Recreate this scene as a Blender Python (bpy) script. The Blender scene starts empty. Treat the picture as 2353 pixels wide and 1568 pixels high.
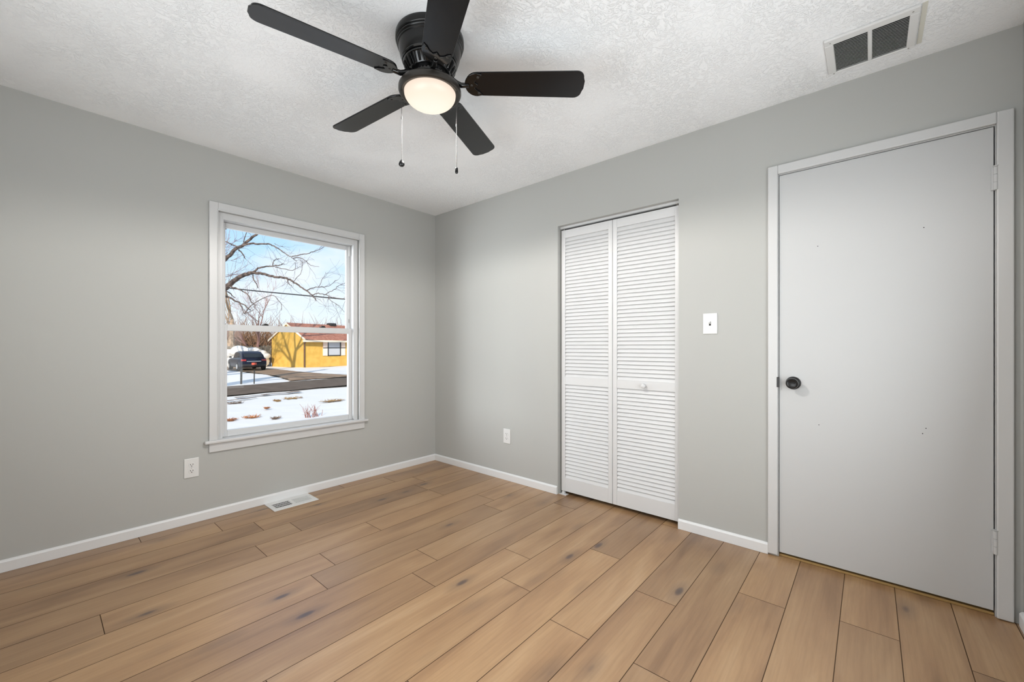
import bpy, bmesh, math, random
from mathutils import Vector, Matrix
R = math.radians
SC = bpy.context.scene
COL = SC.collection
# ------------------------------------------------------------------ camera
CAM = Vector((-2.6249, -3.28685, 1.12872)); YAW = 0.71306; FPX = 950.0; CX = 1176.5; CY = 797.65
cd = bpy.data.cameras.new('camera'); cam = bpy.data.objects.new('camera', cd); COL.objects.link(cam)
cam.location = CAM; cam.rotation_euler = (R(90), 0, YAW - R(90))
cd.sensor_fit = 'HORIZONTAL'; cd.sensor_width = 36.0; cd.lens = FPX / 2353 * 36
cd.shift_y = (CY - 784) / 2353; cd.clip_start = 0.02; cd.clip_end = 500
SC.camera = cam
FW = Vector((math.cos(YAW), math.sin(YAW), 0)); RT = Vector((math.sin(YAW), -math.cos(YAW), 0))
def at(px, py, depth):          # a point seen at a pixel, at its own distance along the view axis
    return CAM + depth * (FW + RT * ((px - CX) / FPX) + Vector((0, 0, -(py - CY) / FPX)))
# ------------------------------------------------------------------ colour management
SC.view_settings.view_transform = 'Standard'; SC.view_settings.look = 'None'
SC.view_settings.gamma = 1; SC.view_settings.exposure = 0.24; SC.view_settings.use_curve_mapping = False
SC.cycles.use_denoising = True; SC.cycles.max_bounces = 10; SC.cycles.diffuse_bounces = 6
SC.cycles.transparent_max_bounces = 12; SC.cycles.caustics_reflective = False; SC.cycles.sample_clamp_indirect = 6
# ------------------------------------------------------------------ world: pale winter sky
W = bpy.data.worlds.new('sky'); SC.world = W; W.use_nodes = True
nt = W.node_tree; nt.nodes.clear()
def nn(t, tree=nt, **kw):
    n = tree.nodes.new(t)
    for k, v in kw.items(): setattr(n, k, v)
    return n
def ramp(n, stops):
    cr = n.color_ramp
    while len(cr.elements) < len(stops): cr.elements.new(0.5)
    for e, (p, c) in zip(cr.elements, stops):
        e.position = p; e.color = (*c, 1) if len(c) == 3 else c
tc = nn('ShaderNodeTexCoord'); sp = nn('ShaderNodeSeparateXYZ'); rp = nn('ShaderNodeValToRGB')
nt.links.new(tc.outputs['Generated'], sp.inputs[0]); nt.links.new(sp.outputs['Z'], rp.inputs[0])
ramp(rp, [(0.0, (0.86, 0.94, 1.0)), (0.08, (0.78, 0.90, 1.0)), (0.20, (0.50, 0.77, 1.06)), (0.33, (0.36, 0.64, 1.06)), (1.0, (0.45, 0.57, 0.78))])
nz = nn('ShaderNodeTexNoise'); nz.inputs['Scale'].default_value = 5; nz.inputs['Detail'].default_value = 5
mp = nn('ShaderNodeMapping'); mp.inputs['Scale'].default_value = (1, 1, 2.2); mp.inputs['Location'].default_value = (0.3, 0.1, 0.25)
nt.links.new(tc.outputs['Generated'], mp.inputs[0]); nt.links.new(mp.outputs[0], nz.inputs['Vector'])
r2 = nn('ShaderNodeValToRGB'); ramp(r2, [(0.48, (0, 0, 0)), (0.68, (0.75, 0.75, 0.75))]); nt.links.new(nz.outputs['Fac'], r2.inputs[0])
mx = nn('ShaderNodeMix', data_type='RGBA'); nt.links.new(r2.outputs[0], mx.inputs[0]); nt.links.new(rp.outputs[0], mx.inputs[6])
mx.inputs[7].default_value = (0.92, 0.95, 1.0, 1)
bg = nn('ShaderNodeBackground'); bg.inputs['Strength'].default_value = 0.94
wo = nn('ShaderNodeOutputWorld'); nt.links.new(mx.outputs[2], bg.inputs[0]); nt.links.new(bg.outputs[0], wo.inputs[0])
# ------------------------------------------------------------------ sun, and area lamps added out of view to fill the room
def light(name, kind, loc, power, color, aim=None, **kw):
    d = bpy.data.lights.new(name, kind); d.energy = power; d.color = color
    for k, v in kw.items(): setattr(d, k, v)
    o = bpy.data.objects.new(name, d); COL.objects.link(o); o.location = loc
    if aim is not None: o.rotation_euler = Vector(aim).to_track_quat('-Z', 'Y').to_euler()
    return o
light('sun', 'SUN', (0, 0, 20), 4.9, (1.0, 0.93, 0.82), aim=(0.60, 0.72, -0.42), angle=R(0.6))
light('fill_left_wall', 'AREA', (-3.02, -2.10, 1.30), 28, (0.90, 0.96, 1.0), aim=(1, 0.05, 0.50), shape='RECTANGLE', size=1.5, size_y=1.25)  # added fill lamp before the solid left wall, not real daylight
light('fill_rear_wall', 'AREA', (-1.55, -3.68, 1.15), 24, (0.90, 0.96, 1.0), aim=(0, 1, 0.14), shape='RECTANGLE', size=1.9, size_y=1.25)  # added fill lamp before the solid rear wall, not real daylight
light('fill_outdoor', 'AREA', (-3.45, 1.65, 1.35), 130, (0.92, 0.97, 1.0), aim=(0.80, -0.60, 0.0), shape='RECTANGLE', size=1.8, size_y=1.7)  # lamp added outdoors, out of view, to boost the light coming in
# ------------------------------------------------------------------ materials
MATS = {}
def mat(name, col, rough=0.5, spec=0.5, metal=0.0, bump=None, var=None, coat=0, emit=None, ior=None):
    m = bpy.data.materials.new(name); m.use_nodes = True; t = m.node_tree
    b = t.nodes['Principled BSDF']
    b.inputs['Base Color'].default_value = (*col, 1); b.inputs['Roughness'].default_value = rough
    b.inputs['Specular IOR Level'].default_value = spec; b.inputs['Metallic'].default_value = metal
    b.inputs['Coat Weight'].default_value = coat
    if ior: b.inputs['IOR'].default_value = ior
    if emit: b.inputs['Emission Color'].default_value = (*emit[0], 1); b.inputs['Emission Strength'].default_value = emit[1]
    if bump or var:
        tc = nn('ShaderNodeTexCoord', t)
    if bump:   # (scale, strength, distance)
        z = nn('ShaderNodeTexNoise', t); z.inputs['Scale'].default_value = bump[0]; z.inputs['Detail'].default_value = 4
        bp = nn('ShaderNodeBump', t); bp.inputs['Strength'].default_value = bump[1]; bp.inputs['Distance'].default_value = bump[2]
        t.links.new(tc.outputs['Object'], z.inputs['Vector']); t.links.new(z.outputs['Fac'], bp.inputs['Height']); t.links.new(bp.outputs[0], b.inputs['Normal'])
    if var:    # (scale, colour 2, lo, hi)
        z = nn('ShaderNodeTexNoise', t); z.inputs['Scale'].default_value = var[0]; z.inputs['Detail'].default_value = 6
        rr = nn('ShaderNodeValToRGB', t); ramp(rr, [(var[2], col), (var[3], var[1])])
        t.links.new(tc.outputs['Object'], z.inputs['Vector']); t.links.new(z.outputs['Fac'], rr.inputs[0]); t.links.new(rr.outputs[0], b.inputs['Base Color'])
    MATS[name] = m
    return m
WALL = mat('wall_paint', (0.448, 0.451, 0.434), 0.75, 0.25, bump=(160, 0.05, 0.002))
TRIM = mat('white_trim', (0.59, 0.592, 0.592), 0.38, 0.4)
BASE_LIT = mat('white_trim_lit', (0.74, 0.745, 0.75), 0.38, 0.4)  # same white trim, lightened to offset the dim light near the floor
DOORW = mat('door_paint', (0.535, 0.54, 0.542), 0.5, 0.35, bump=(90, 0.03, 0.002))
LOUV = mat('louvre_paint', (0.645, 0.648, 0.652), 0.42, 0.4)
VINYL = mat('window_vinyl', (0.60, 0.605, 0.61), 0.35, 0.4)
PLATE = mat('plate_plastic', (0.70, 0.70, 0.69), 0.3, 0.5)
SLOT = mat('dark_slot', (0.02, 0.02, 0.02), 0.7, 0.2)
VOID = mat('duct_dark', (0.012, 0.012, 0.012), 0.8, 0.2)
BLADE = mat('blade_satin_black', (0.004, 0.004, 0.0045), 0.22, 0.42, ior=1.5)
HOUSE = mat('housing_black', (0.006, 0.006, 0.006), 0.26, 0.34, coat=0.1)
GLOSS = mat('gloss_black', (0.004, 0.004, 0.004), 0.14, 0.5, coat=0.15)
BRONZE = mat('oil_rubbed_bronze', (0.030, 0.026, 0.022), 0.36, 0.5, metal=0.25)
CHAIN = mat('chain_metal', (0.045, 0.043, 0.042), 0.55, 0.3, metal=0.3)
GRILLE = mat('grille_enamel', (0.72, 0.72, 0.715), 0.4, 0.4)
KNOBB = mat('knob_black', (0.014, 0.013, 0.013), 0.25, 0.5, metal=0.3)
DRIED = mat('bare_wood_strip', (0.36, 0.23, 0.09), 0.7, 0.2)
SCREW = mat('screw_metal', (0.4, 0.39, 0.37), 0.4, 0.5, metal=0.6)
# ceiling: hand-textured drywall
def ceiling_mat():
    m = mat('ceiling_texture', (0.915, 0.93, 0.945), 0.8, 0.2); t = m.node_tree; b = t.nodes['Principled BSDF']
    tc = nn('ShaderNodeTexCoord', t)
    dn = nn('ShaderNodeTexNoise', t); dn.inputs['Scale'].default_value = 9; dn.inputs['Detail'].default_value = 2
    ad = nn('ShaderNodeMix', t, data_type='RGBA', blend_type='LINEAR_LIGHT'); ad.inputs[0].default_value = 0.03
    t.links.new(tc.outputs['Object'], dn.inputs['Vector']); t.links.new(tc.outputs['Object'], ad.inputs[6]); t.links.new(dn.outputs['Color'], ad.inputs[7])
    n1 = nn('ShaderNodeTexNoise', t); n1.inputs['Scale'].default_value = 42; n1.inputs['Detail'].default_value = 5; n1.inputs['Roughness'].default_value = 0.62; n1.inputs['Distortion'].default_value = 1.6
    t.links.new(ad.outputs[2], n1.inputs['Vector'])
    rr = nn('ShaderNodeValToRGB', t); ramp(rr, [(0.47, (0, 0, 0)), (0.58, (1, 1, 1))]); t.links.new(n1.outputs['Fac'], rr.inputs[0])
    n2 = nn('ShaderNodeTexNoise', t); n2.inputs['Scale'].default_value = 2.6; n2.inputs['Detail'].default_value = 2
    t.links.new(tc.outputs['Object'], n2.inputs['Vector'])
    r2 = nn('ShaderNodeValToRGB', t); ramp(r2, [(0.34, (0.15, 0.15, 0.15)), (0.60, (1, 1, 1))]); t.links.new(n2.outputs['Fac'], r2.inputs[0])
    mu = nn('ShaderNodeMath', t, operation='MULTIPLY'); t.links.new(rr.outputs[0], mu.inputs[0]); t.links.new(r2.outputs[0], mu.inputs[1])
    bp = nn('ShaderNodeBump', t); bp.inputs['Strength'].default_value = 0.55; bp.inputs['Distance'].default_value = 0.005
    t.links.new(mu.outputs[0], bp.inputs['Height']); t.links.new(bp.outputs[0], b.inputs['Normal'])
    return m
CEIL = ceiling_mat()
# floor: oak planks, each plank with its own tone (attribute), grain and knots
def floor_mat():
    m = mat('oak_plank', (0.45, 0.29, 0.18), 0.35, 0.95); t = m.node_tree; b = t.nodes['Principled BSDF']
    tc = nn('ShaderNodeTexCoord', t); at_ = nn('ShaderNodeAttribute', t, attribute_name='plank')
    sep = nn('ShaderNodeSeparateColor', t); t.links.new(at_.outputs['Color'], sep.inputs[0])
    def vec(sx, sy, k):
        mp = nn('ShaderNodeMapping', t); mp.inputs['Scale'].default_value = (sx, sy, 1)
        sc = nn('ShaderNodeVectorMath', t, operation='SCALE'); sc.inputs['Scale'].default_value = k
        t.links.new(at_.outputs['Color'], sc.inputs[0])
        a = nn('ShaderNodeVectorMath', t, operation='ADD'); t.links.new(tc.outputs['Object'], a.inputs[0]); t.links.new(sc.outputs[0], a.inputs[1])
        t.links.new(a.outputs[0], mp.inputs[0]); return mp.outputs[0]
    g1 = nn('ShaderNodeTexNoise', t); g1.inputs['Scale'].default_value = 1; g1.inputs['Detail'].default_value = 5; g1.inputs['Distortion'].default_value = 0.6
    t.links.new(vec(1.3, 8.5, 37), g1.inputs['Vector'])
    g2 = nn('ShaderNodeTexNoise', t); g2.inputs['Scale'].default_value = 1; g2.inputs['Detail'].default_value = 6; g2.inputs['Roughness'].default_value = 0.7
    t.links.new(vec(7, 130, 23), g2.inputs['Vector'])
    r1 = nn('ShaderNodeValToRGB', t)
    ramp(r1, [(0.22, (0.200, 0.110, 0.054)), (0.42, (0.318, 0.186, 0.094)), (0.58, (0.368, 0.226, 0.116)), (0.78, (0.43, 0.282, 0.158))])
    t.links.new(g1.outputs['Fac'], r1.inputs[0])
    # fine streaks
    r2 = nn('ShaderNodeValToRGB', t); ramp(r2, [(0.30, (0.91, 0.90, 0.89)), (0.62, (1.04, 1.04, 1.04))]); t.links.new(g2.outputs['Fac'], r2.inputs[0])
    m1 = nn('ShaderNodeMix', t, data_type='RGBA', blend_type='MULTIPLY'); m1.inputs[0].default_value = 1
    t.links.new(r1.outputs[0], m1.inputs[6]); t.links.new(r2.outputs[0], m1.inputs[7])
    # per-plank tone
    rt = nn('ShaderNodeValToRGB', t); ramp(rt, [(0.0, (0.84, 0.83, 0.84)), (0.5, (1.0, 0.99, 0.98)), (1.0, (1.13, 1.12, 1.09))]); t.links.new(sep.outputs[0], rt.inputs[0])
    m2 = nn('ShaderNodeMix', t, data_type='RGBA', blend_type='MULTIPLY'); m2.inputs[0].default_value = 1
    t.links.new(m1.outputs[2], m2.inputs[6]); t.links.new(rt.outputs[0], m2.inputs[7])
    # cathedral lines
    wv = nn('ShaderNodeTexWave', t, wave_type='BANDS', bands_direction='Y'); wv.inputs['Scale'].default_value = 1; wv.inputs['Distortion'].default_value = 7; wv.inputs['Detail'].default_value = 2; wv.inputs['Detail Scale'].default_value = 0.8
    t.links.new(vec(1.3, 15, 51), wv.inputs['Vector'])
    rw = nn('ShaderNodeValToRGB', t); ramp(rw, [(0.0, (0.86, 0.84, 0.82)), (0.35, (1, 1, 1))]); t.links.new(wv.outputs['Fac'], rw.inputs[0])
    m3 = nn('ShaderNodeMix', t, data_type='RGBA', blend_type='MULTIPLY'); m3.inputs[0].default_value = 0.35
    t.links.new(m2.outputs[2], m3.inputs[6]); t.links.new(rw.outputs[0], m3.inputs[7])
    # knots and mineral streaks
    vo = nn('ShaderNodeTexVoronoi', t); vo.inputs['Scale'].default_value = 1; vo.inputs['Randomness'].default_value = 1
    t.links.new(vec(2.5, 6.4, 71), vo.inputs['Vector'])
    rk = nn('ShaderNodeValToRGB', t); ramp(rk, [(0.0, (1, 1, 1)), (0.07, (0.83, 0.83, 0.83)), (0.115, (0.30, 0.30, 0.30)), (0.30, (0, 0, 0))]); t.links.new(vo.outputs['Distance'], rk.inputs[0])
    sc = nn('ShaderNodeSeparateColor', t); t.links.new(vo.outputs['Color'], sc.inputs[0])
    gt = nn('ShaderNodeMath', t, operation='GREATER_THAN'); gt.inputs[1].default_value = 0.22; t.links.new(sc.outputs[0], gt.inputs[0])
    mk = nn('ShaderNodeMath', t, operation='MULTIPLY'); t.links.new(rk.outputs[0], mk.inputs[0]); t.links.new(gt.outputs[0], mk.inputs[1])
    m4 = nn('ShaderNodeMix', t, data_type='RGBA'); t.links.new(mk.outputs[0], m4.inputs[0]); t.links.new(m3.outputs[2], m4.inputs[6]); m4.inputs[7].default_value = (0.075, 0.05, 0.043, 1)
    t.links.new(m4.outputs[2], b.inputs['Base Color'])
    bp = nn('ShaderNodeBump', t); bp.inputs['Strength'].default_value = 0.12; bp.inputs['Distance'].default_value = 0.001
    t.links.new(g2.outputs['Fac'], bp.inputs['Height']); t.links.new(bp.outputs[0], b.inputs['Normal'])
    return m
PLANK = floor_mat()
SEAM = mat('plank_seam', (0.07, 0.042, 0.026), 0.8, 0.1)
def glass_mat(name, tint=(1, 1, 1), refl=0.06):
    m = bpy.data.materials.new(name); m.use_nodes = True; t = m.node_tree; t.nodes.clear()
    o = nn('ShaderNodeOutputMaterial', t); mixn = nn('ShaderNodeMixShader', t); tr = nn('ShaderNodeBsdfTransparent', t); gl = nn('ShaderNodeBsdfGlossy', t)
    tr.inputs[0].default_value = (*tint, 1); gl.inputs['Roughness'].default_value = 0.02; mixn.inputs[0].default_value = refl
    t.links.new(tr.outputs[0], mixn.inputs[1]); t.links.new(gl.outputs[0], mixn.inputs[2]); t.links.new(mixn.outputs[0], o.inputs[0])
    return m
GLASS = glass_mat('window_glass', refl=0.015)
def globe_mat():
    m = bpy.data.materials.new('frosted_globe'); m.use_nodes = True; t = m.node_tree; b = t.nodes['Principled BSDF']
    tc = nn('ShaderNodeTexCoord', t); sp = nn('ShaderNodeSeparateXYZ', t); rr = nn('ShaderNodeValToRGB', t); mr = nn('ShaderNodeMapRange', t)
    mr.inputs['From Min'].default_value = 2.1415 - 2.44; mr.inputs['From Max'].default_value = 2.2045 - 2.44
    t.links.new(tc.outputs['Object'], sp.inputs[0]); t.links.new(sp.outputs['Z'], mr.inputs['Value']); t.links.new(mr.outputs[0], rr.inputs[0])
    ramp(rr, [(0.0, (1.0, 0.93, 0.79)), (0.35, (1.0, 0.85, 0.69)), (1.0, (0.93, 0.76, 0.62))])
    b.inputs['Base Color'].default_value = (0.05, 0.05, 0.05, 1); b.inputs['Roughness'].default_value = 0.4
    t.links.new(rr.outputs[0], b.inputs['Emission Color']); b.inputs['Emission Strength'].default_value = 0.84
    return m
GLOBE = globe_mat()
# outdoors
SNOW = mat('snow', (0.73, 0.71, 0.67), 0.7, 0.3, bump=(1.6, 0.35, 0.08))
ASPH = mat('asphalt', (0.095, 0.068, 0.047), 0.9, 0.2, var=(3, (0.135, 0.10, 0.072), 0.35, 0.65))
DRIVE = mat('driveway_gravel', (0.23, 0.150, 0.092), 0.9, 0.2, var=(1.3, (0.32, 0.22, 0.14), 0.35, 0.65))
MUD = mat('wet_mud', (0.10, 0.065, 0.045), 0.7, 0.4, var=(4, (0.2, 0.13, 0.09), 0.4, 0.6))
DEADG = mat('dead_grass', (0.30, 0.19, 0.07), 0.9, 0.2, var=(9, (0.16, 0.08, 0.03), 0.4, 0.6))
RUST = mat('dead_leaves', (0.42, 0.17, 0.06), 0.9, 0.2, var=(9, (0.22, 0.08, 0.03), 0.4, 0.6))
YEL = mat('yellow_siding', (0.60, 0.37, 0.085), 0.75, 0.2, var=(2.5, (0.54, 0.32, 0.065), 0.4, 0.6))
ROOF = mat('red_brown_shingle', (0.26, 0.105, 0.07), 0.85, 0.2, var=(6, (0.36, 0.16, 0.11), 0.4, 0.6))
CREAM = mat('cream_trim', (0.80, 0.68, 0.52), 0.6, 0.3)
SHUT = mat('pale_shutter', (0.78, 0.62, 0.52), 0.6, 0.3)
HPANE = mat('house_pane', (0.42, 0.43, 0.46), 0.15, 0.6)
BARK = mat('bark_grey', (0.15, 0.112, 0.095), 0.9, 0.2, bump=(30, 0.6, 0.02), var=(7, (0.06, 0.046, 0.042), 0.42, 0.6))
BARKP = mat('bark_reddish', (0.24, 0.135, 0.115), 0.9, 0.2)
BARKT = mat('bark_tan', (0.40, 0.29, 0.20), 0.9, 0.2, var=(6, (0.24, 0.17, 0.11), 0.4, 0.6))
BRUSH = mat('brush_brown', (0.20, 0.118, 0.072), 0.95, 0.1, var=(0.8, (0.14, 0.08, 0.048), 0.4, 0.6))
FENCE = mat('weathered_fence', (0.24, 0.21, 0.17), 0.9, 0.2, var=(5, (0.15, 0.13, 0.10), 0.4, 0.6))
CARP = mat('car_navy', (0.006, 0.009, 0.022), 0.30, 0.16, coat=0)
CARG = mat('car_glass', (0.01, 0.013, 0.016), 0.06, 0.6)
TYRE = mat('tyre', (0.015, 0.015, 0.015), 0.9, 0.2)
REDL = mat('tail_lens', (0.30, 0.02, 0.02), 0.2, 0.6)
REDP = mat('red_plate', (0.55, 0.10, 0.06), 0.4, 0.4)
CHROME = mat('chrome', (0.8, 0.8, 0.8), 0.15, 0.5, metal=1)
BLKM = mat('black_metal', (0.02, 0.02, 0.02), 0.6, 0.3)
BIN = mat('bin_plastic', (0.06, 0.07, 0.085), 0.6, 0.3)
STEM = mat('red_stem', (0.26, 0.10, 0.075), 0.85, 0.2)
EXTW = mat('exterior_wall', (0.5, 0.5, 0.5), 0.8, 0.2)
BLIND = mat('roller_blind', (0.75, 0.75, 0.73), 0.8, 0.2)  # drawn blind of the added windows
# ------------------------------------------------------------------ builders
class MB:
    def __init__(s): s.bm = bmesh.new()
    def box(s, x0, x1, y0, y1, z0, z1, mi=0, M=None):
        c = Vector(((x0 + x1) / 2, (y0 + y1) / 2, (z0 + z1) / 2))
        g = bmesh.ops.create_cube(s.bm, size=1, matrix=(M or Matrix()) @ Matrix.Translation(c) @ Matrix.Diagonal((abs(x1 - x0), abs(y1 - y0), abs(z1 - z0), 1)))
        if mi:
            for f in {f for v in g['verts'] for f in v.link_faces}: f.material_index = mi
        return s
    def lathe(s, prof, n=48, M=None, close=False):    # prof: (radius, z)
        M = M or Matrix(); rings = []
        for r, z in prof:
            if r < 1e-6: rings.append([s.bm.verts.new(M @ Vector((0, 0, z)))])
            else: rings.append([s.bm.verts.new(M @ Vector((r * math.cos(2 * math.pi * i / n), r * math.sin(2 * math.pi * i / n), z))) for i in range(n)])
        for a, b in zip(rings, rings[1:]):
            for i in range(n):
                j = (i + 1) % n
                if len(a) == 1 and len(b) > 1: s.bm.faces.new((a[0], b[j], b[i]))
                elif len(b) == 1 and len(a) > 1: s.bm.faces.new((a[i], a[j], b[0]))
                elif len(a) > 1: s.bm.faces.new((a[i], a[j], b[j], b[i]))
        return s
    def prism(s, pts, z0, z1, M=None, mi=0):           # polygon in xy, extruded in z
        M = M or Matrix()
        a = [s.bm.verts.new(M @ Vector((x, y, z0))) for x, y in pts]; b = [s.bm.verts.new(M @ Vector((x, y, z1))) for x, y in pts]
        fs = [s.bm.faces.new(a[::-1]), s.bm.faces.new(b)]
        for i in range(len(pts)):
            j = (i + 1) % len(pts); fs.append(s.bm.faces.new((a[i], a[j], b[j], b[i])))
        for f in fs: f.material_index = mi
        return s
    def tube(s, pts, rad, n=6, caps=True):
        pts = [Vector(p) for p in pts]; rad = rad if hasattr(rad, '__len__') else [rad] * len(pts)
        rings = []; u = None
        for i, p in enumerate(pts):
            d = (pts[min(i + 1, len(pts) - 1)] - pts[max(i - 1, 0)])
            if d.length < 1e-9: d = Vector((0, 0, 1))
            d.normalize()
            if u is None: u = d.orthogonal().normalized()
            u = u - d * u.dot(d)
            if u.length < 1e-6: u = d.orthogonal()
            u.normalize()
            v = d.cross(u)
            rings.append([s.bm.verts.new(p + rad[i] * (u * math.cos(2 * math.pi * k / n) + v * math.sin(2 * math.pi * k / n))) for k in range(n)])
        for a, b in zip(rings, rings[1:]):
            for k in range(n):
                l = (k + 1) % n; s.bm.faces.new((a[k], a[l], b[l], b[k]))
        if caps: s.bm.faces.new(rings[0][::-1]); s.bm.faces.new(rings[-1])
        return s
    def ball(s, c, r, n=12, sc=(1, 1, 1)):
        bmesh.ops.create_uvsphere(s.bm, u_segments=n, v_segments=max(6, n // 2 + 2), radius=r, matrix=Matrix.Translation(c) @ Matrix.Diagonal((*sc, 1))); return s
    def quad(s, pts, mi=0):
        f = s.bm.faces.new([s.bm.verts.new(p) for p in pts]); f.material_index = mi; return f
    def build(s, name, mats, parent=None, bevel=0, smooth=False, loc=None, seg=2):
        bmesh.ops.recalc_face_normals(s.bm, faces=s.bm.faces)
        me = bpy.data.meshes.new(name); s.bm.to_mesh(me); s.bm.free()
        for m in (mats if isinstance(mats, (list, tuple)) else [mats]): me.materials.append(m)
        o = bpy.data.objects.new(name, me); COL.objects.link(o)
        if parent: o.parent = parent
        if loc: o.location = loc
        if smooth:
            for p in me.polygons: p.use_smooth = True
            if smooth != 'all': me.set_sharp_from_angle(angle=R(38))
        if bevel:
            md = o.modifiers.new('bevel', 'BEVEL'); md.width = bevel; md.segments = seg; md.limit_method = 'ANGLE'; md.angle_limit = R(40)
        return o
def tag(o, label=None, cat=None, group=None, kind=None):
    if label: o['label'] = label
    if cat: o['category'] = cat
    if group: o['group'] = group
    if kind: o['kind'] = kind
    return o
def empty(name, loc=(0, 0, 0)):
    o = bpy.data.objects.new(name, None); o.empty_display_size = 0.1; COL.objects.link(o); o.location = loc; return o
def copy_tree(o, parent=None):
    c = o.copy(); COL.objects.link(c)
    if parent: c.parent = parent
    for ch in list(o.children): copy_tree(ch, c)
    return c
def subparent(o, p): o.parent = p; return o
# ------------------------------------------------------------------ room shell
XL, YB, H = -3.10, -3.757, 2.44
XH = 0.95                                   # far side of the hall behind the door wall
random.seed(4)
def build_floor():
    b = MB(); lay = b.bm.loops.layers.float_color.new('plank')
    g = 0.0014; pitch = 0.1815; y_ref = -3.012
    joints = {1: [-1.868], 2: [-1.70], 3: [-1.55, -0.59], 4: [-1.804], 5: [-2.443, -1.228], 6: [-1.605, -0.41], 7: [-1.73, -0.52], 8: [-1.231, -2.445], 9: [-1.39, -0.167],
              10: [-2.112, -0.90], 11: [-1.128], 12: [-1.80, -0.589], 13: [-1.227], 14: [-0.799], 15: [-1.224], 16: [-0.506], 17: [-1.065], 18: [-0.453], 19: [-0.81], 20: [-0.486], 21: [-0.208]}
    for k in range(0, 22):
        # row k runs from its upper edge down to its lower edge; row 1 starts at y = -0.108+...
        y1 = y_ref + pitch * (17 - k); y0 = y1 - pitch
        y1c = min(y1, 0.0); y0c = max(y0, YB)
        if y1c - y0c < 0.004: continue
        js = sorted(joints.get(k, [-1.0]))
        xs = list(js); 
        while xs[0] > XL: xs.insert(0, xs[0] - 1.22)
        while xs[-1] < XH: xs.append(xs[-1] + 1.22)
        for xa, xb in zip(xs, xs[1:]):
            a, c = max(xa, XL), min(xb, XH)
            if c - a < 0.01: continue
            f = b.quad([(a + g, y0c + g, 0), (c - g, y0c + g, 0), (c - g, y1c - g, 0), (a + g, y1c - g, 0)])
            col = (random.random(), random.random(), random.random(), 1)
            for l in f.loops: l[lay] = col
    b.box(XL - 0.1, XH + 0.1, YB - 0.1, 0.1, -0.06, -0.0012, mi=1)
    o = b.build('floor', [PLANK, SEAM]); tag(o, 'brown oak plank floor of the bedroom', 'floor', kind='structure')
build_floor()
c = MB().box(XL - 0.1, XH + 0.1, YB - 0.1, 0.1, H, H + 0.1).build('ceiling', CEIL); tag(c, 'white hand-textured ceiling', 'ceiling', kind='structure')
WX0, WX1, WZ0, WZ1 = -1.824, -0.822, 0.505, 2.037            # window opening
TH = 0.13
b = MB()
b.box(XL - 0.1, WX0, 0, TH, 0, H).box(WX1, 0.0, 0, TH, 0, H).box(WX0, WX1, 0, TH, 0, WZ0).box(WX0, WX1, 0, TH, WZ1, H)
b.box(0, XH, 0, TH, 0, H)
tag(b.build('wall_back', WALL), 'grey wall with the window in it', 'wall', kind='structure')
CY0, CY1, CZ = -2.388, -1.480, 2.053                          # closet opening
DY0, DY1, DZ = -3.686, -2.912, 2.058                          # door opening
b = MB()
b.box(0, 0.11, CY1, 0, 0, H).box(0, 0.11, CY0, CY1, CZ, H).box(0, 0.11, DY1, CY0, 0, H).box(0, 0.11, DY0, DY1, DZ, H).box(0, 0.11, YB, DY0, 0, H)
tag(b.build('wall_right', WALL), 'grey wall with the closet and the white door', 'wall', kind='structure')
tag(MB().box(XL - 0.1, XH, YB - 0.1, YB, 0, H).build('wall_front', WALL), 'grey wall at the right edge beside the door', 'wall', kind='structure')
tag(MB().box(XL - 0.1, XL, YB, 0, 0, H).build('wall_left', WALL), 'grey wall on the left behind the viewer', 'wall', kind='structure')
b = MB(); b.box(XH, XH + 0.1, YB, 0.1, 0, H).box(0.11, XH, -1.36, -1.30, 0, H).box(0.11, XH, -2.56, -2.50, 0, H)
tag(b.build('wall_closet', WALL), 'dark walls inside the closet and hall', 'wall', kind='structure')
tag(MB().box(XL - 0.4, XH + 0.4, YB - 0.4, 0.55, H + 0.14, H + 0.25).build('roof', EXTW), 'flat roof over the room', 'roof', kind='structure')
# baseboards: stepped profile
BP = [(0, 0), (0.013, 0), (0.013, 0.050), (0.009, 0.056), (0.004, 0.060), (0, 0.060)]
def baseboard(name, p, q, nrm, label, endcap=0):
    p, q, nrm = Vector(p), Vector(q), Vector(nrm)
    b = MB(); A = [b.bm.verts.new(p + nrm * d + Vector((0, 0, z))) for d, z in BP]; B = [b.bm.verts.new(q + nrm * d + Vector((0, 0, z))) for d, z in BP]
    b.bm.faces.new(A); b.bm.faces.new(B[::-1])
    for i in range(len(BP)): j = (i + 1) % len(BP); b.bm.faces.new((A[i], B[i], B[j], A[j]))
    return tag(b.build(name, BASE_LIT), label, 'baseboard', kind='structure')
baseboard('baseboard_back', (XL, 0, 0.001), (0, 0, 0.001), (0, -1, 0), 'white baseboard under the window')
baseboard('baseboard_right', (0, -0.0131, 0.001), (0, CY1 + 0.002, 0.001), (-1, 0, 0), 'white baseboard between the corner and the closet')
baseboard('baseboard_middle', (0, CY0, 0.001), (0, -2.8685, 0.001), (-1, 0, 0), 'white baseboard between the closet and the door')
baseboard('baseboard_front', (-0.02, YB, 0.001), (XL, YB, 0.001), (0, 1, 0), 'white baseboard along the wall right of the door')
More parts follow.
